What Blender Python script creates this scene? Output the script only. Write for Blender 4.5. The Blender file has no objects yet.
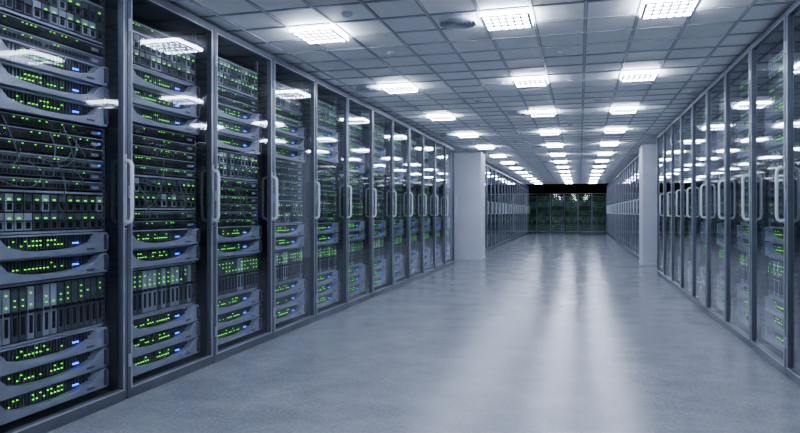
import bpy, math, random
from mathutils import Vector
random.seed(7)
scene = bpy.context.scene
COL = scene.collection
try:
    scene.view_settings.look = 'AgX - Medium High Contrast'
except Exception as e:
    print('look', e)

# ------------------------------------------------------------------ materials
def new_mat(name):
    m = bpy.data.materials.new(name); m.use_nodes = True
    nt = m.node_tree
    return m, nt, nt.nodes, nt.links, nt.nodes['Principled BSDF']

def metal(name, col, rough=0.4, metallic=0.0, var=0.15, scale=8.0, spec=0.5):
    m, nt, N, L, b = new_mat(name)
    tc = N.new('ShaderNodeTexCoord')
    no = N.new('ShaderNodeTexNoise'); no.inputs['Scale'].default_value = scale
    no.inputs['Detail'].default_value = 3
    L.new(tc.outputs['Object'], no.inputs['Vector'])
    cr = N.new('ShaderNodeValToRGB')
    cr.color_ramp.elements[0].position = 0.3; cr.color_ramp.elements[1].position = 0.7
    cr.color_ramp.elements[0].color = tuple(c*(1-var) for c in col)+(1,)
    cr.color_ramp.elements[1].color = tuple(min(1, c*(1+var)) for c in col)+(1,)
    L.new(no.outputs['Fac'], cr.inputs['Fac'])
    L.new(cr.outputs['Color'], b.inputs['Base Color'])
    b.inputs['Roughness'].default_value = rough
    b.inputs['Metallic'].default_value = metallic
    b.inputs['Specular IOR Level'].default_value = spec
    return m

def emis(name, col, strength, sample=True):
    m, nt, N, L, b = new_mat(name)
    b.inputs['Base Color'].default_value = tuple(col)+(1,)
    b.inputs['Emission Color'].default_value = tuple(col)+(1,)
    b.inputs['Emission Strength'].default_value = strength
    if not sample:
        m.cycles.emission_sampling = 'NONE'
    return m

M_frame = metal('cabinet_frame_metal', (0.18, 0.193, 0.238), 0.35, 0.35, 0.1, 5)
M_case = metal('cabinet_case_metal', (0.035, 0.038, 0.048), 0.5, 0.2)
M_edge = metal('brushed_edge_metal', (0.52, 0.545, 0.63), 0.3, 0.35, 0.08)
M_frame_lit = metal('painted_lit_frame_metal', (0.75, 0.78, 0.86), 0.4, 0.0, 0.05)  # frame colour lightened to stand in for light missing at the far row
M_handle = metal('satin_handle_metal', (0.88, 0.90, 0.96), 0.25, 0.1, 0.03)
M_dark = metal('server_dark', (0.024, 0.026, 0.033), 0.45, 0.1, 0.3)
M_mid = metal('server_grey', (0.12, 0.13, 0.157), 0.4, 0.1, 0.2)
M_light = metal('server_silver', (0.42, 0.445, 0.52), 0.4, 0.1, 0.1)
M_black = metal('port_black', (0.007, 0.007, 0.010), 0.6)
M_cable = metal('cable_grey', (0.20, 0.21, 0.25), 0.5)
M_green = emis('led_green', (0.18, 1.0, 0.05), 2.7, False)
M_blue = emis('led_blue', (0.04, 0.15, 1.0), 4.0, False)
M_lamp = emis('fluorescent_diffuser', (0.81, 0.87, 1.0), 48.0)
M_sideglow = emis('added_side_glow', (0.81, 0.87, 1.0), 44.0)  # glow added on the lamp sides to brighten the ceiling around them
M_lampbody = metal('lamp_reflector_white', (0.74, 0.77, 0.84), 0.35, 0.1, 0.03)
M_louver = metal('lamp_louver_grey', (0.18, 0.20, 0.24), 0.4, 0.3, 0.03)
M_grid = metal('ceiling_grid_white', (0.46, 0.49, 0.56), 0.4, 0.0, 0.04)
M_gap = metal('ceiling_grid_shadow_gap', (0.18, 0.19, 0.22), 0.6, 0.0, 0.04)
M_vent = metal('vent_paint', (0.55, 0.58, 0.66), 0.45, 0.0, 0.05)
M_wall = metal('wall_paint', (0.16, 0.18, 0.22), 0.7, 0.0, 0.08, 2)
M_darkness = metal('painted_darkness', (0.006, 0.007, 0.009), 0.9, 0.0, 0.1, 2, 0.1)  # near-black colour paints in the darkness of the far end
M_pillar = metal('pillar_paint', (0.70, 0.73, 0.82), 0.45, 0.0, 0.04, 2)

# glass : view-angle (schlick) mirror over clear transmission
def glass():
    m = bpy.data.materials.new('door_glass'); m.use_nodes = True
    nt = m.node_tree; N = nt.nodes; L = nt.links; N.clear()
    out = N.new('ShaderNodeOutputMaterial'); mix = N.new('ShaderNodeMixShader')
    tr = N.new('ShaderNodeBsdfTransparent'); tr.inputs['Color'].default_value = (0.90, 0.91, 0.95, 1)
    gl = N.new('ShaderNodeBsdfGlossy'); gl.inputs['Roughness'].default_value = 0.04
    gl.inputs['Color'].default_value = (0.94, 0.95, 1, 1)
    g = N.new('ShaderNodeNewGeometry')
    d = N.new('ShaderNodeVectorMath'); d.operation = 'DOT_PRODUCT'
    L.new(g.outputs['Incoming'], d.inputs[0]); L.new(g.outputs['Normal'], d.inputs[1])
    def mth(op, a, bv=None):
        n = N.new('ShaderNodeMath'); n.operation = op
        L.new(a, n.inputs[0])
        if bv is not None: n.inputs[1].default_value = bv
        return n.outputs[0]
    a = mth('ABSOLUTE', d.outputs['Value'])
    s = N.new('ShaderNodeMath'); s.operation = 'SUBTRACT'; s.inputs[0].default_value = 1.0
    L.new(a, s.inputs[1])
    p = mth('POWER', s.outputs[0], 2.8)
    f = mth('MULTIPLY', p, 0.86); f = mth('ADD', f, 0.03)
    L.new(f, mix.inputs[0]); L.new(tr.outputs[0], mix.inputs[1]); L.new(gl.outputs[0], mix.inputs[2])
    L.new(mix.outputs[0], out.inputs[0])
    return m
M_glass = glass()

def floor_mat():
    m, nt, N, L, b = new_mat('polished_concrete')
    tc = N.new('ShaderNodeTexCoord')
    n1 = N.new('ShaderNodeTexNoise'); n1.inputs['Scale'].default_value = 2.2; n1.inputs['Detail'].default_value = 10
    n1.inputs['Roughness'].default_value = 0.75
    n2 = N.new('ShaderNodeTexNoise'); n2.inputs['Scale'].default_value = 45; n2.inputs['Detail'].default_value = 6
    n2.inputs['Roughness'].default_value = 0.7
    for n in (n1, n2): L.new(tc.outputs['Object'], n.inputs['Vector'])
    mx = N.new('ShaderNodeMix'); mx.data_type = 'FLOAT'; mx.inputs[0].default_value = 0.5
    L.new(n1.outputs['Fac'], mx.inputs[2]); L.new(n2.outputs['Fac'], mx.inputs[3])
    cr = N.new('ShaderNodeValToRGB')
    cr.color_ramp.elements[0].position = 0.36; cr.color_ramp.elements[0].color = (0.19, 0.20, 0.24, 1)
    cr.color_ramp.elements[1].position = 0.64; cr.color_ramp.elements[1].color = (0.37, 0.385, 0.44, 1)
    L.new(mx.outputs[0], cr.inputs['Fac']); L.new(cr.outputs['Color'], b.inputs['Base Color'])
    mr = N.new('ShaderNodeMapRange'); mr.inputs['From Min'].default_value = 0.36; mr.inputs['From Max'].default_value = 0.64
    mr.inputs['To Min'].default_value = 0.12; mr.inputs['To Max'].default_value = 0.26
    L.new(mx.outputs[0], mr.inputs['Value']); L.new(mr.outputs[0], b.inputs['Roughness'])
    bp = N.new('ShaderNodeBump'); bp.inputs['Strength'].default_value = 0.16; bp.inputs['Distance'].default_value = 0.01
    L.new(n2.outputs['Fac'], bp.inputs['Height']); L.new(bp.outputs[0], b.inputs['Normal'])
    b.inputs['Specular IOR Level'].default_value = 0.8
    return m
M_floor = floor_mat()

TX, TY = 0.389, 0.41
CX0, CY0 = -0.54, 5.05      # centre of one lamp tile
def tile_mat():
    m, nt, N, L, b = new_mat('ceiling_tile')
    tc = N.new('ShaderNodeTexCoord')
    mp = N.new('ShaderNodeVectorMath'); mp.operation = 'SUBTRACT'; mp.inputs[1].default_value = (CX0-TX/2, CY0-TY/2, 0)
    dv = N.new('ShaderNodeVectorMath'); dv.operation = 'DIVIDE'; dv.inputs[1].default_value = (TX, TY, 1000)
    fl = N.new('ShaderNodeVectorMath'); fl.operation = 'FLOOR'
    wn = N.new('ShaderNodeTexWhiteNoise'); wn.noise_dimensions = '2D'
    L.new(tc.outputs['Object'], mp.inputs[0]); L.new(mp.outputs[0], dv.inputs[0]); L.new(dv.outputs[0], fl.inputs[0]); L.new(fl.outputs[0], wn.inputs['Vector'])
    cr = N.new('ShaderNodeValToRGB')
    cr.color_ramp.elements[0].color = (0.86, 0.87, 0.92, 1); cr.color_ramp.elements[1].color = (0.95, 0.955, 0.975, 1)
    L.new(wn.outputs['Value'], cr.inputs['Fac']); L.new(cr.outputs['Color'], b.inputs['Base Color'])
    n2 = N.new('ShaderNodeTexNoise'); n2.inputs['Scale'].default_value = 90
    L.new(tc.outputs['Object'], n2.inputs['Vector'])
    bp = N.new('ShaderNodeBump'); bp.inputs['Strength'].default_value = 0.1; bp.inputs['Distance'].default_value = 0.01
    L.new(n2.outputs['Fac'], bp.inputs['Height']); L.new(bp.outputs[0], b.inputs['Normal'])
    b.inputs['Roughness'].default_value = 0.6
    return m
M_tile = tile_mat()

# ------------------------------------------------------------------ mesh helper
class MB:
    def __init__(s): s.v = []; s.f = []; s.m = []
    def box(s, x0, x1, y0, y1, z0, z1, mi=0):
        b = len(s.v)
        s.v += [(x0,y0,z0),(x1,y0,z0),(x1,y1,z0),(x0,y1,z0),(x0,y0,z1),(x1,y0,z1),(x1,y1,z1),(x0,y1,z1)]
        s.f += [(b,b+3,b+2,b+1),(b+4,b+5,b+6,b+7),(b,b+1,b+5,b+4),(b+1,b+2,b+6,b+5),(b+2,b+3,b+7,b+6),(b+3,b,b+4,b+7)]
        s.m += [mi]*6
    def prism_xz(s, pts, y0, y1, mi=0):
        b = len(s.v); n = len(pts)
        s.v += [(p[0], y0, p[1]) for p in pts] + [(p[0], y1, p[1]) for p in pts]
        s.f.append(tuple(range(b, b+n))); s.f.append(tuple(range(b+2*n-1, b+n-1, -1)))
        for i in range(n):
            j = (i+1) % n
            s.f.append((b+i, b+n+i, b+n+j, b+j))
        s.m += [mi]*(n+2)
    def tube(s, pts, r, mi=0, k=6):
        b = len(s.v); pts = [Vector(p) for p in pts]; n = len(pts)
        for i, p in enumerate(pts):
            t = (pts[min(i+1, n-1)]-pts[max(i-1, 0)]).normalized()
            u = t.cross(Vector((1, 0, 0)))
            if u.length < 0.2: u = t.cross(Vector((0, 0, 1)))
            u.normalize(); w = t.cross(u)
            for j in range(k):
                a = 2*math.pi*j/k
                s.v.append(tuple(p+u*math.cos(a)*r+w*math.sin(a)*r))
        for i in range(n-1):
            for j in range(k):
                j2 = (j+1) % k
                s.f.append((b+i*k+j, b+i*k+j2, b+(i+1)*k+j2, b+(i+1)*k+j)); s.m.append(mi)
        s.f.append(tuple(range(b+k-1, b-1, -1))); s.m.append(mi)
        s.f.append(tuple(range(b+(n-1)*k, b+n*k))); s.m.append(mi)
    def lathe(s, prof, cx, cy, mi=0, k=28):
        b = len(s.v); n = len(prof)
        for r, z in prof:
            for j in range(k):
                a = 2*math.pi*j/k
                s.v.append((cx+r*math.cos(a), cy+r*math.sin(a), z))
        for i in range(n-1):
            for j in range(k):
                j2 = (j+1) % k
                s.f.append((b+i*k+j, b+(i+1)*k+j, b+(i+1)*k+j2, b+i*k+j2)); s.m.append(mi)
    def mesh(s, name, mats, smooth=False):
        me = bpy.data.meshes.new(name); me.from_pydata(s.v, [], s.f)
        for m in mats: me.materials.append(m)
        me.polygons.foreach_set('material_index', s.m)
        if smooth: me.polygons.foreach_set('use_smooth', [True]*len(me.polygons))
        me.update(); return me

def obj(name, me, parent=None, loc=(0,0,0), rot=(0,0,0)):
    o = bpy.data.objects.new(name, me); COL.objects.link(o)
    o.location = loc; o.rotation_euler = rot
    if parent: o.parent = parent
    return o
def bevel(o, w=0.004, seg=2):
    md = o.modifiers.new('bevel', 'BEVEL'); md.width = w; md.segments = seg; md.limit_method = 'ANGLE'

# ------------------------------------------------------------------ cabinet
W, D, H = 1.02, 0.88, 2.67
SM = [M_dark, M_mid, M_light, M_green, M_blue, M_black, M_cable]
X0, X1, YF = 0.085, W-0.085, 0.12

def horn(mb, z, h, rnd):
    mb.box(X0, X1, YF+0.012, 0.72, z, z+h-0.006, 0)
    n = 30; x0, x1 = X0+0.07, X1-0.07
    for i in range(n):
        x = x0+(x1-x0)*i/n
        mb.box(x, x+0.007, YF+0.002, YF+0.011, z+0.3*h, z+0.86*h, 1)
    mb.box(X0+0.03, X1-0.03, YF-0.012, YF+0.011, z+0.88*h, z+0.96*h, 2)
    a, b = X0-0.005, X1+0.005
    pts = [(a, z), (b, z), (b, z+h*0.93), (b-0.035, z+h*0.93), (b-0.075, z+h*0.80), (b-0.12, z+h*0.48), (b-0.22, z+h*0.30), (b-0.36, z+h*0.22),
           (a+0.36, z+h*0.22), (a+0.22, z+h*0.30), (a+0.12, z+h*0.48), (a+0.075, z+h*0.80), (a+0.035, z+h*0.93), (a, z+h*0.93)]
    mb.prism_xz(pts, YF-0.045, YF+0.011, 2)
    for e in (a+0.012, b-0.030):
        mb.box(e, e+0.018, YF-0.065, YF-0.043, z+0.12*h, z+0.85*h, 1)
    for r_ in range(2):
        zz = z+h*(0.46+0.2*r_)
        x = X0+0.16
        while x < X1-0.30:
            if rnd.random() < (0.7 if r_ == 0 else 0.25): mb.box(x, x+0.009, YF-0.004, YF+0.001, zz, zz+0.0045, 3)
            x += 0.026
    for i in range(2):
        x = X1-0.24+i*0.026
        mb.box(x, x+0.018, YF-0.008, YF, z+h*0.46, z+h*0.53, 4)
    mb.box(X1-0.17, X1-0.11, YF-0.049, YF-0.0451, z+h*0.14, z+h*0.22, 1)

def blade(mb, z, h, rnd, rows=1, cols=16):
    mb.box(X0, X1, YF+0.004, 0.75, z, z+h-0.008, 0)
    mb.box(X0-0.005, X1+0.005, YF-0.012, YF+0.004, z+h-0.022, z+h-0.010, 2)
    mb.box(X0-0.005, X1+0.005, YF-0.012, YF+0.004, z, z+0.012, 2)
    zh = (h-0.045)/rows; w = (X1-X0)/cols
    for r_ in range(rows):
        zz = z+0.017+r_*zh
        for c in range(cols):
            x = X0+c*w
            mi = 2 if rnd.random() < .3 else 1
            mb.box(x+0.004, x+w-0.004, YF-0.016, YF+0.003, zz+0.003, zz+zh-0.005, mi)
            mb.box(x+0.016, x+w-0.016, YF-0.019, YF-0.0165, zz+zh*0.12, zz+zh*0.45, 5)
            mb.box(x+0.010, x+w-0.010, YF-0.030, YF-0.0165, zz+zh*0.5, zz+zh*0.56, 0)
            k = 3 if zh > 0.15 else 1
            for q in range(k):
                if rnd.random() < 0.62:
                    z2 = zz+zh*(0.64+0.11*q)
                    mb.box(x+0.020, x+w-0.024, YF-0.020, YF-0.0165, z2, z2+0.006, 3)

def switch(mb, z, h, rnd):
    mb.box(X0, X1, YF+0.004, 0.6, z, z+h-0.008, 0)
    mb.box(X0-0.01, X1+0.01, YF-0.004, YF+0.004, z+0.003, z+h-0.010, 1 if rnd.random() < .5 else 0)
    mb.box(X0-0.01, X1+0.01, YF-0.008, YF-0.004, z+h-0.017, z+h-0.012, 2)
    n = 24; w = (X1-X0-0.16)/n
    for i in range(n):
        x = X0+0.04+i*w+(0.02 if i >= 12 else 0)
        mb.box(x, x+w*0.75, YF-0.006, YF-0.004, z+0.010, z+h*0.5, 5)
        if rnd.random() < 0.28: mb.box(x+0.002, x+w*0.35, YF-0.008, YF-0.004, z+h*0.56, z+h*0.56+0.0045, 3)
    mb.box(X1-0.09, X1-0.03, YF-0.008, YF-0.004, z+0.012, z+h*0.45, 2)
    if rnd.random() < .2: mb.box(X1-0.025, X1-0.015, YF-0.008, YF-0.004, z+0.02, z+0.03, 4)

def cables(mb, z0, z1, rnd, n=10):
    for i in range(n):
        xa = rnd.uniform(X0+0.05, X1-0.15); xb = min(X1-0.03, max(X0+0.03, xa+rnd.uniform(-0.3, 0.3)))
        za = rnd.uniform(z0, z1); zb = rnd.uniform(z0, z1); dr = rnd.uniform(0.02, 0.06)
        pts = []
        for k in range(9):
            t = k/8; e = math.sin(math.pi*t)
            pts.append((xa+(xb-xa)*t, YF-0.008-0.05*e, za+(zb-za)*t-dr*e))
        mb.tube(pts, 0.0035, 6, 5)

def rack(seed):
    rnd = random.Random(seed); mb = MB()
    for a, b in ((0.055, 0.078), (W-0.078, W-0.055)):
        mb.box(a, b, YF-0.005, YF+0.02, 0.09, H-0.06, 1)
        z = 0.12
        while z < H-0.1:
            mb.box((a+b)/2-0.005, (a+b)/2+0.005, YF-0.007, YF-0.005, z, z+0.012, 5); z += 0.035
    z = 0.10
    layouts = [['h','h','h','B','h','h','s','s','s','s','s','s','b','h','h','h','s','s','b'],
               ['h','h','h','B','h','h','s','s','b','s','s','s','s','s','h','h','h','b','s'],
               ['h','h','h','B','h','h','b','s','s','s','s','s','s','h','h','h','s','s','b']]
    sw = []
    for t in layouts[seed % 3]:
        hh = {'h': 0.128, 'B': 0.34, 's': 0.068, 'b': 0.25}[t]
        if z+hh > H-0.05: break
        if t == 'h': horn(mb, z, hh, rnd)
        elif t == 'B': blade(mb, z, hh, rnd, 1)
        elif t == 'b': blade(mb, z, hh, rnd, 2, 14)
        else: switch(mb, z, hh, rnd); sw.append(z)
        z += hh
    if sw:
        cables(mb, min(sw), min(sw)+0.38, rnd, 9)
        cables(mb, 1.1, 1.6, rnd, 5)
    return mb.mesh('rack_servers_%d' % seed, SM)
RACKS = [rack(i) for i in range(6)]

mb = MB()
mb.box(0.002, 0.014, 0.03, D, 0.0, H-0.0, 0); mb.box(W-0.014, W-0.002, 0.03, D, 0, H, 0)
mb.box(0.014, W-0.014, D-0.012, D, 0, H, 0); mb.box(0.014, W-0.014, 0.03, D-0.012, H-0.012, H, 0)
mb.box(0.014, W-0.014, 0.03, D-0.012, 0.0, 0.05, 0)
CASE = mb.mesh('cabinet_case', [M_case])
mb = MB()
st = 0.040
mb.box(0.004, st, -0.012, 0.028, 0.025, H-0.004, 0); mb.box(W-st, W-0.004, -0.012, 0.028, 0.025, H-0.004, 0)
mb.box(st, W-st, -0.012, 0.028, H-0.05, H-0.004, 0); mb.box(st, W-st, -0.012, 0.028, 0.025, 0.075, 0)
for a, b in ((st-0.008, st+0.001), (W-st-0.001, W-st+0.008)):
    mb.box(a, b, -0.017, -0.0121, 0.065, H-0.04, 1)
mb.box(st, W-st, -0.017, -0.0121, 0.067, 0.075, 1); mb.box(st, W-st, -0.017, -0.0121, H-0.05, H-0.042, 1)
for z in (0.25, 1.33, 2.4):
    mb.tube([(0.012, -0.018, z-0.04), (0.012, -0.018, z+0.04)], 0.008, 1, 8)
mb.box(0.01, W-0.01, -0.004, 0.028, 0.0, 0.022, 0)
FRAME = mb.mesh('door_frame', [M_frame, M_edge])
FRAME_LIT = mb.mesh('door_frame_painted_lit', [M_frame_lit, M_frame_lit])
me = bpy.data.meshes.new('glass_pane')
me.from_pydata([(st, 0.006, 0.075), (W-st, 0.006, 0.075), (W-st, 0.006, H-0.05), (st, 0.006, H-0.05)], [], [(0, 1, 2, 3)])
me.materials.append(M_glass); GLASS = me
mb = MB(); hx = W-0.026; zc = 1.33
pts = []
for (y, z) in ((-0.012, zc-0.19), (-0.04, zc-0.195), (-0.058, zc-0.185), (-0.066, zc-0.16), (-0.066, zc-0.05), (-0.066, zc+0.05), (-0.066, zc+0.16), (-0.058, zc+0.185), (-0.04, zc+0.195), (-0.012, zc+0.19)):
    pts.append((hx, y, z))
mb.tube(pts, 0.0125, 0, 10)
HANDLE = mb.mesh('handle_bar', [M_handle], True)
mb = MB()
mb.box(hx-0.016, hx+0.016, -0.017, -0.0121, zc-0.24, zc+0.24, 0)
mb.tube([(hx, -0.025, zc-0.225), (hx, -0.012, zc-0.225)], 0.008, 1, 8)
PLATE = mb.mesh('handle_plate', [M_edge, M_dark])

cnt = [0]
def cabinet(loc, rot, sx=1.0, sz=1.0, frame=None):
    e = bpy.data.objects.new('server_cabinet', None); COL.objects.link(e)
    e.location = loc; e.rotation_euler = (0, 0, rot); e.scale = (sx, 1, sz)
    e.empty_display_size = 0.2
    for n, m in (('case', CASE), ('door_frame', frame or FRAME), ('glass_pane', GLASS), ('handle', HANDLE), ('handle_plate', PLATE),
                 ('rack_servers', RACKS[cnt[0] % 6])):
        obj(n, m, e)
    cnt[0] += random.choice((1, 1, 2, 5))
    return e

XL, XR = -2.80, 1.46
P = math.pi/2
for k in range(19): cabinet((XL, 14.75-W*(k+1), 0), P)
for k in range(18): cabinet((XR, 13.46-W*k, 0), -P)
for k in range(20): cabinet((XL, 17.15+W*k, 0), P)
for k in range(21): cabinet((XR, 16.35+W*(k+1), 0), -P)
for k in range(7): cabinet((-3.3+0.80*k, 40.2, 0), 0, 0.78, 0.87, FRAME_LIT)

# ------------------------------------------------------------------ room shell
def slab(name, x0, x1, y0, y1, z0, z1, mat):
    m = MB(); m.box(x0, x1, y0, y1, z0, z1, 0)
    return obj(name, m.mesh(name, [mat]))
CH = 2.70
Y0, Y1 = -6.2, 42.0
slab('floor', -4.2, 2.9, Y0-0.2, Y1+0.2, -0.15, 0.0, M_floor)
slab('wall_left', -4.0, -3.8, Y0, Y1, 0.0, CH+0.2, M_wall)
slab('wall_right', 2.5, 2.7, Y0, Y1, 0.0, CH+0.2, M_wall)
slab('wall_near', -3.8, 2.5, Y0, Y0+0.2, 0.0, CH+0.2, M_wall)
slab('wall_far', -3.8, 2.5, Y1-0.2, Y1, 0.0, CH+0.2, M_darkness)
CYE = 36.0
mb = MB(); mb.box(-3.8, 2.5, Y0+0.2, CYE, CH+0.014, CH+0.1, 0)
ceil = obj('ceiling', mb.mesh('ceiling', [M_tile]))
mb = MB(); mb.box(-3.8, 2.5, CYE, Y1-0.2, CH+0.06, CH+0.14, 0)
obj('painted_dark_ceiling', mb.mesh('painted_dark_ceiling', [M_darkness]), ceil)  # darkness past the tiles is put into the black colour
mb = MB()
i = -9
while True:
    x = CX0-TX/2+i*TX; i += 1
    if x < -3.79: continue
    if x > 2.49: break
    mb.box(x-0.009, x+0.009, Y0+0.2, CYE, CH+0.004, CH+0.0125, 0)
    mb.box(x-0.014, x+0.014, Y0+0.2, CYE, CH+0.0126, CH+0.0139, 1)
j = -40
while True:
    y = CY0-TY/2+j*TY; j += 1
    if y < Y0+0.22: continue
    if y > CYE: break
    mb.box(-3.8, 2.5, y-0.009, y+0.009, CH+0.005, CH+0.0124, 0)
    mb.box(-3.8, 2.5, y-0.015, y+0.015, CH+0.0125, CH+0.0138, 1)
obj('grid', mb.mesh('ceiling_grid', [M_grid, M_gap]), ceil)
for nm, a, b in (('trim_1', XL-0.12, XL-0.02), ('trim_2', XR+0.02, XR+0.12)):
    slab(nm, a, b, Y0+0.3, 13.4 if nm == 'trim_2' else 14.7, H+0.001, CH-0.001, M_frame)
for nm, a, b, s_ in (('trim_3', XL-0.12, XL-0.02, 17.2), ('trim_4', XR+0.02, XR+0.12, 16.4)):
    slab(nm, a, b, s_, CYE, H+0.001, CH-0.001, M_frame)

def pillar(x0, x1, y0, y1):
    m = MB()
    m.box(x0, x1, y0, y1, 0.0, CH-0.004, 0)
    m.box(x0-0.012, x1+0.012, y0-0.012, y1+0.012, 0.0, 0.07, 0)
    m.box(x0-0.01, x1+0.01, y0-0.01, y1+0.01, CH-0.04, CH-0.004, 0)
    o = obj('pillar', m.mesh('pillar', [M_pillar])); bevel(o, 0.008)
pillar(-3.15, -2.38, 16.1, 16.9)
pillar(1.34, 2.1, 15.3, 16.1)

# ------------------------------------------------------------------ ceiling lamps (dropped, with glowing sides added to light the ceiling)
mb = MB()
hx_, hy_ = TX/2-0.012, TY/2-0.011
DZ = -0.035
mb.box(-hx_, hx_, -hy_, hy_, -0.004, 0.008, 0)
mb.box(-hx_, hx_, -hy_, -hy_+0.008, DZ, -0.0041, 2); mb.box(-hx_, hx_, hy_-0.008, hy_, DZ, -0.0041, 2)
mb.box(-hx_, -hx_+0.008, -hy_+0.008, hy_-0.008, DZ, -0.0041, 2); mb.box(hx_-0.008, hx_, -hy_+0.008, hy_-0.008, DZ, -0.0041, 2)
mb.box(-hx_-0.003, hx_+0.003, -hy_-0.003, -hy_+0.018, DZ-0.006, DZ, 0); mb.box(-hx_-0.003, hx_+0.003, hy_-0.018, hy_+0.003, DZ-0.006, DZ, 0)
mb.box(-hx_-0.003, -hx_+0.018, -hy_+0.018, hy_-0.018, DZ-0.006, DZ, 0); mb.box(hx_-0.018, hx_+0.003, -hy_+0.018, hy_-0.018, DZ-0.006, DZ, 0)
n = 4; iw = 2*(hy_-0.016)
for k in range(n):
    c = -hy_+0.016+iw*(k+0.5)/n
    mb.box(-hx_+0.018, hx_-0.018, c-0.030, c+0.030, DZ+0.008, DZ+0.018, 1)
for k in range(1, n):
    c = -hy_+0.016+iw*k/n
    mb.box(-hx_+0.018, hx_-0.018, c-0.010, c+0.010, DZ-0.004, DZ+0.02, 3)
for k in range(1, 6):
    c = -hx_+0.016+2*(hx_-0.016)*k/6
    mb.box(c-0.005, c+0.005, -hy_+0.018, hy_-0.018, DZ-0.003, DZ+0.007, 3)
LAMP = mb.mesh('ceiling_light_panel', [M_lampbody, M_lamp, M_sideglow, M_louver])
for r_ in range(-4, 13):
    y = CY0+r_*6*TY
    for c in (-4, 0, 3):
        obj('ceiling_light_panel', LAMP, None, (CX0+c*TX, y, CH+0.003))

mb = MB()
for r in (0.15, 0.118, 0.086, 0.054):
    mb.lathe([(r, 0.0), (r, -0.022), (r-0.006, -0.032), (r-0.014, -0.014), (r-0.016, 0.0)], 0, 0, 0)
mb.lathe([(0.03, 0.0), (0.026, -0.024), (0.0001, -0.026)], 0, 0, 0)
mb.lathe([(0.145, -0.003), (0.0001, -0.003)], 0, 0, 1)
VENT = mb.mesh('air_vent', [M_vent, M_black], False)
for x, y in ((-1, 0), (-1, 12), (-1, 24), (5, 9), (-5, 6), (5, 21), (-5, 18), (-1, 36)):
    obj('air_vent', VENT, None, (CX0+x*TX, CY0+y*TY, CH+0.013))
mb = MB()
mb.lathe([(0.045, 0.0), (0.045, -0.012), (0.034, -0.026), (0.015, -0.032), (0.0001, -0.032)], 0, 0, 0, 18)
SMK = mb.mesh('smoke_detector', [M_vent], True)
for x, y in ((-3, 2), (1, 3), (-2, 9), (2, 10), (-3, 15), (1, 16), (2, -2), (-2, 22), (1, 27), (-3, -1)):
    obj('smoke_detector', SMK, None, (CX0+x*TX, CY0+y*TY, CH+0.013))

# ------------------------------------------------------------------ world + camera
w = bpy.data.worlds.new('world'); scene.world = w; w.use_nodes = True
w.node_tree.nodes['Background'].inputs[0].default_value = (0.02, 0.03, 0.05, 1)
cam = bpy.data.cameras.new('camera'); co = bpy.data.objects.new('camera', cam); COL.objects.link(co)
co.location = (0, 0, 1.2); co.rotation_euler = (math.pi/2, 0, math.radians(15.5))
cam.sensor_width = 36; cam.lens = 29.16; cam.shift_y = -0.0056; cam.clip_start = 0.05; cam.clip_end = 200
scene.camera = co
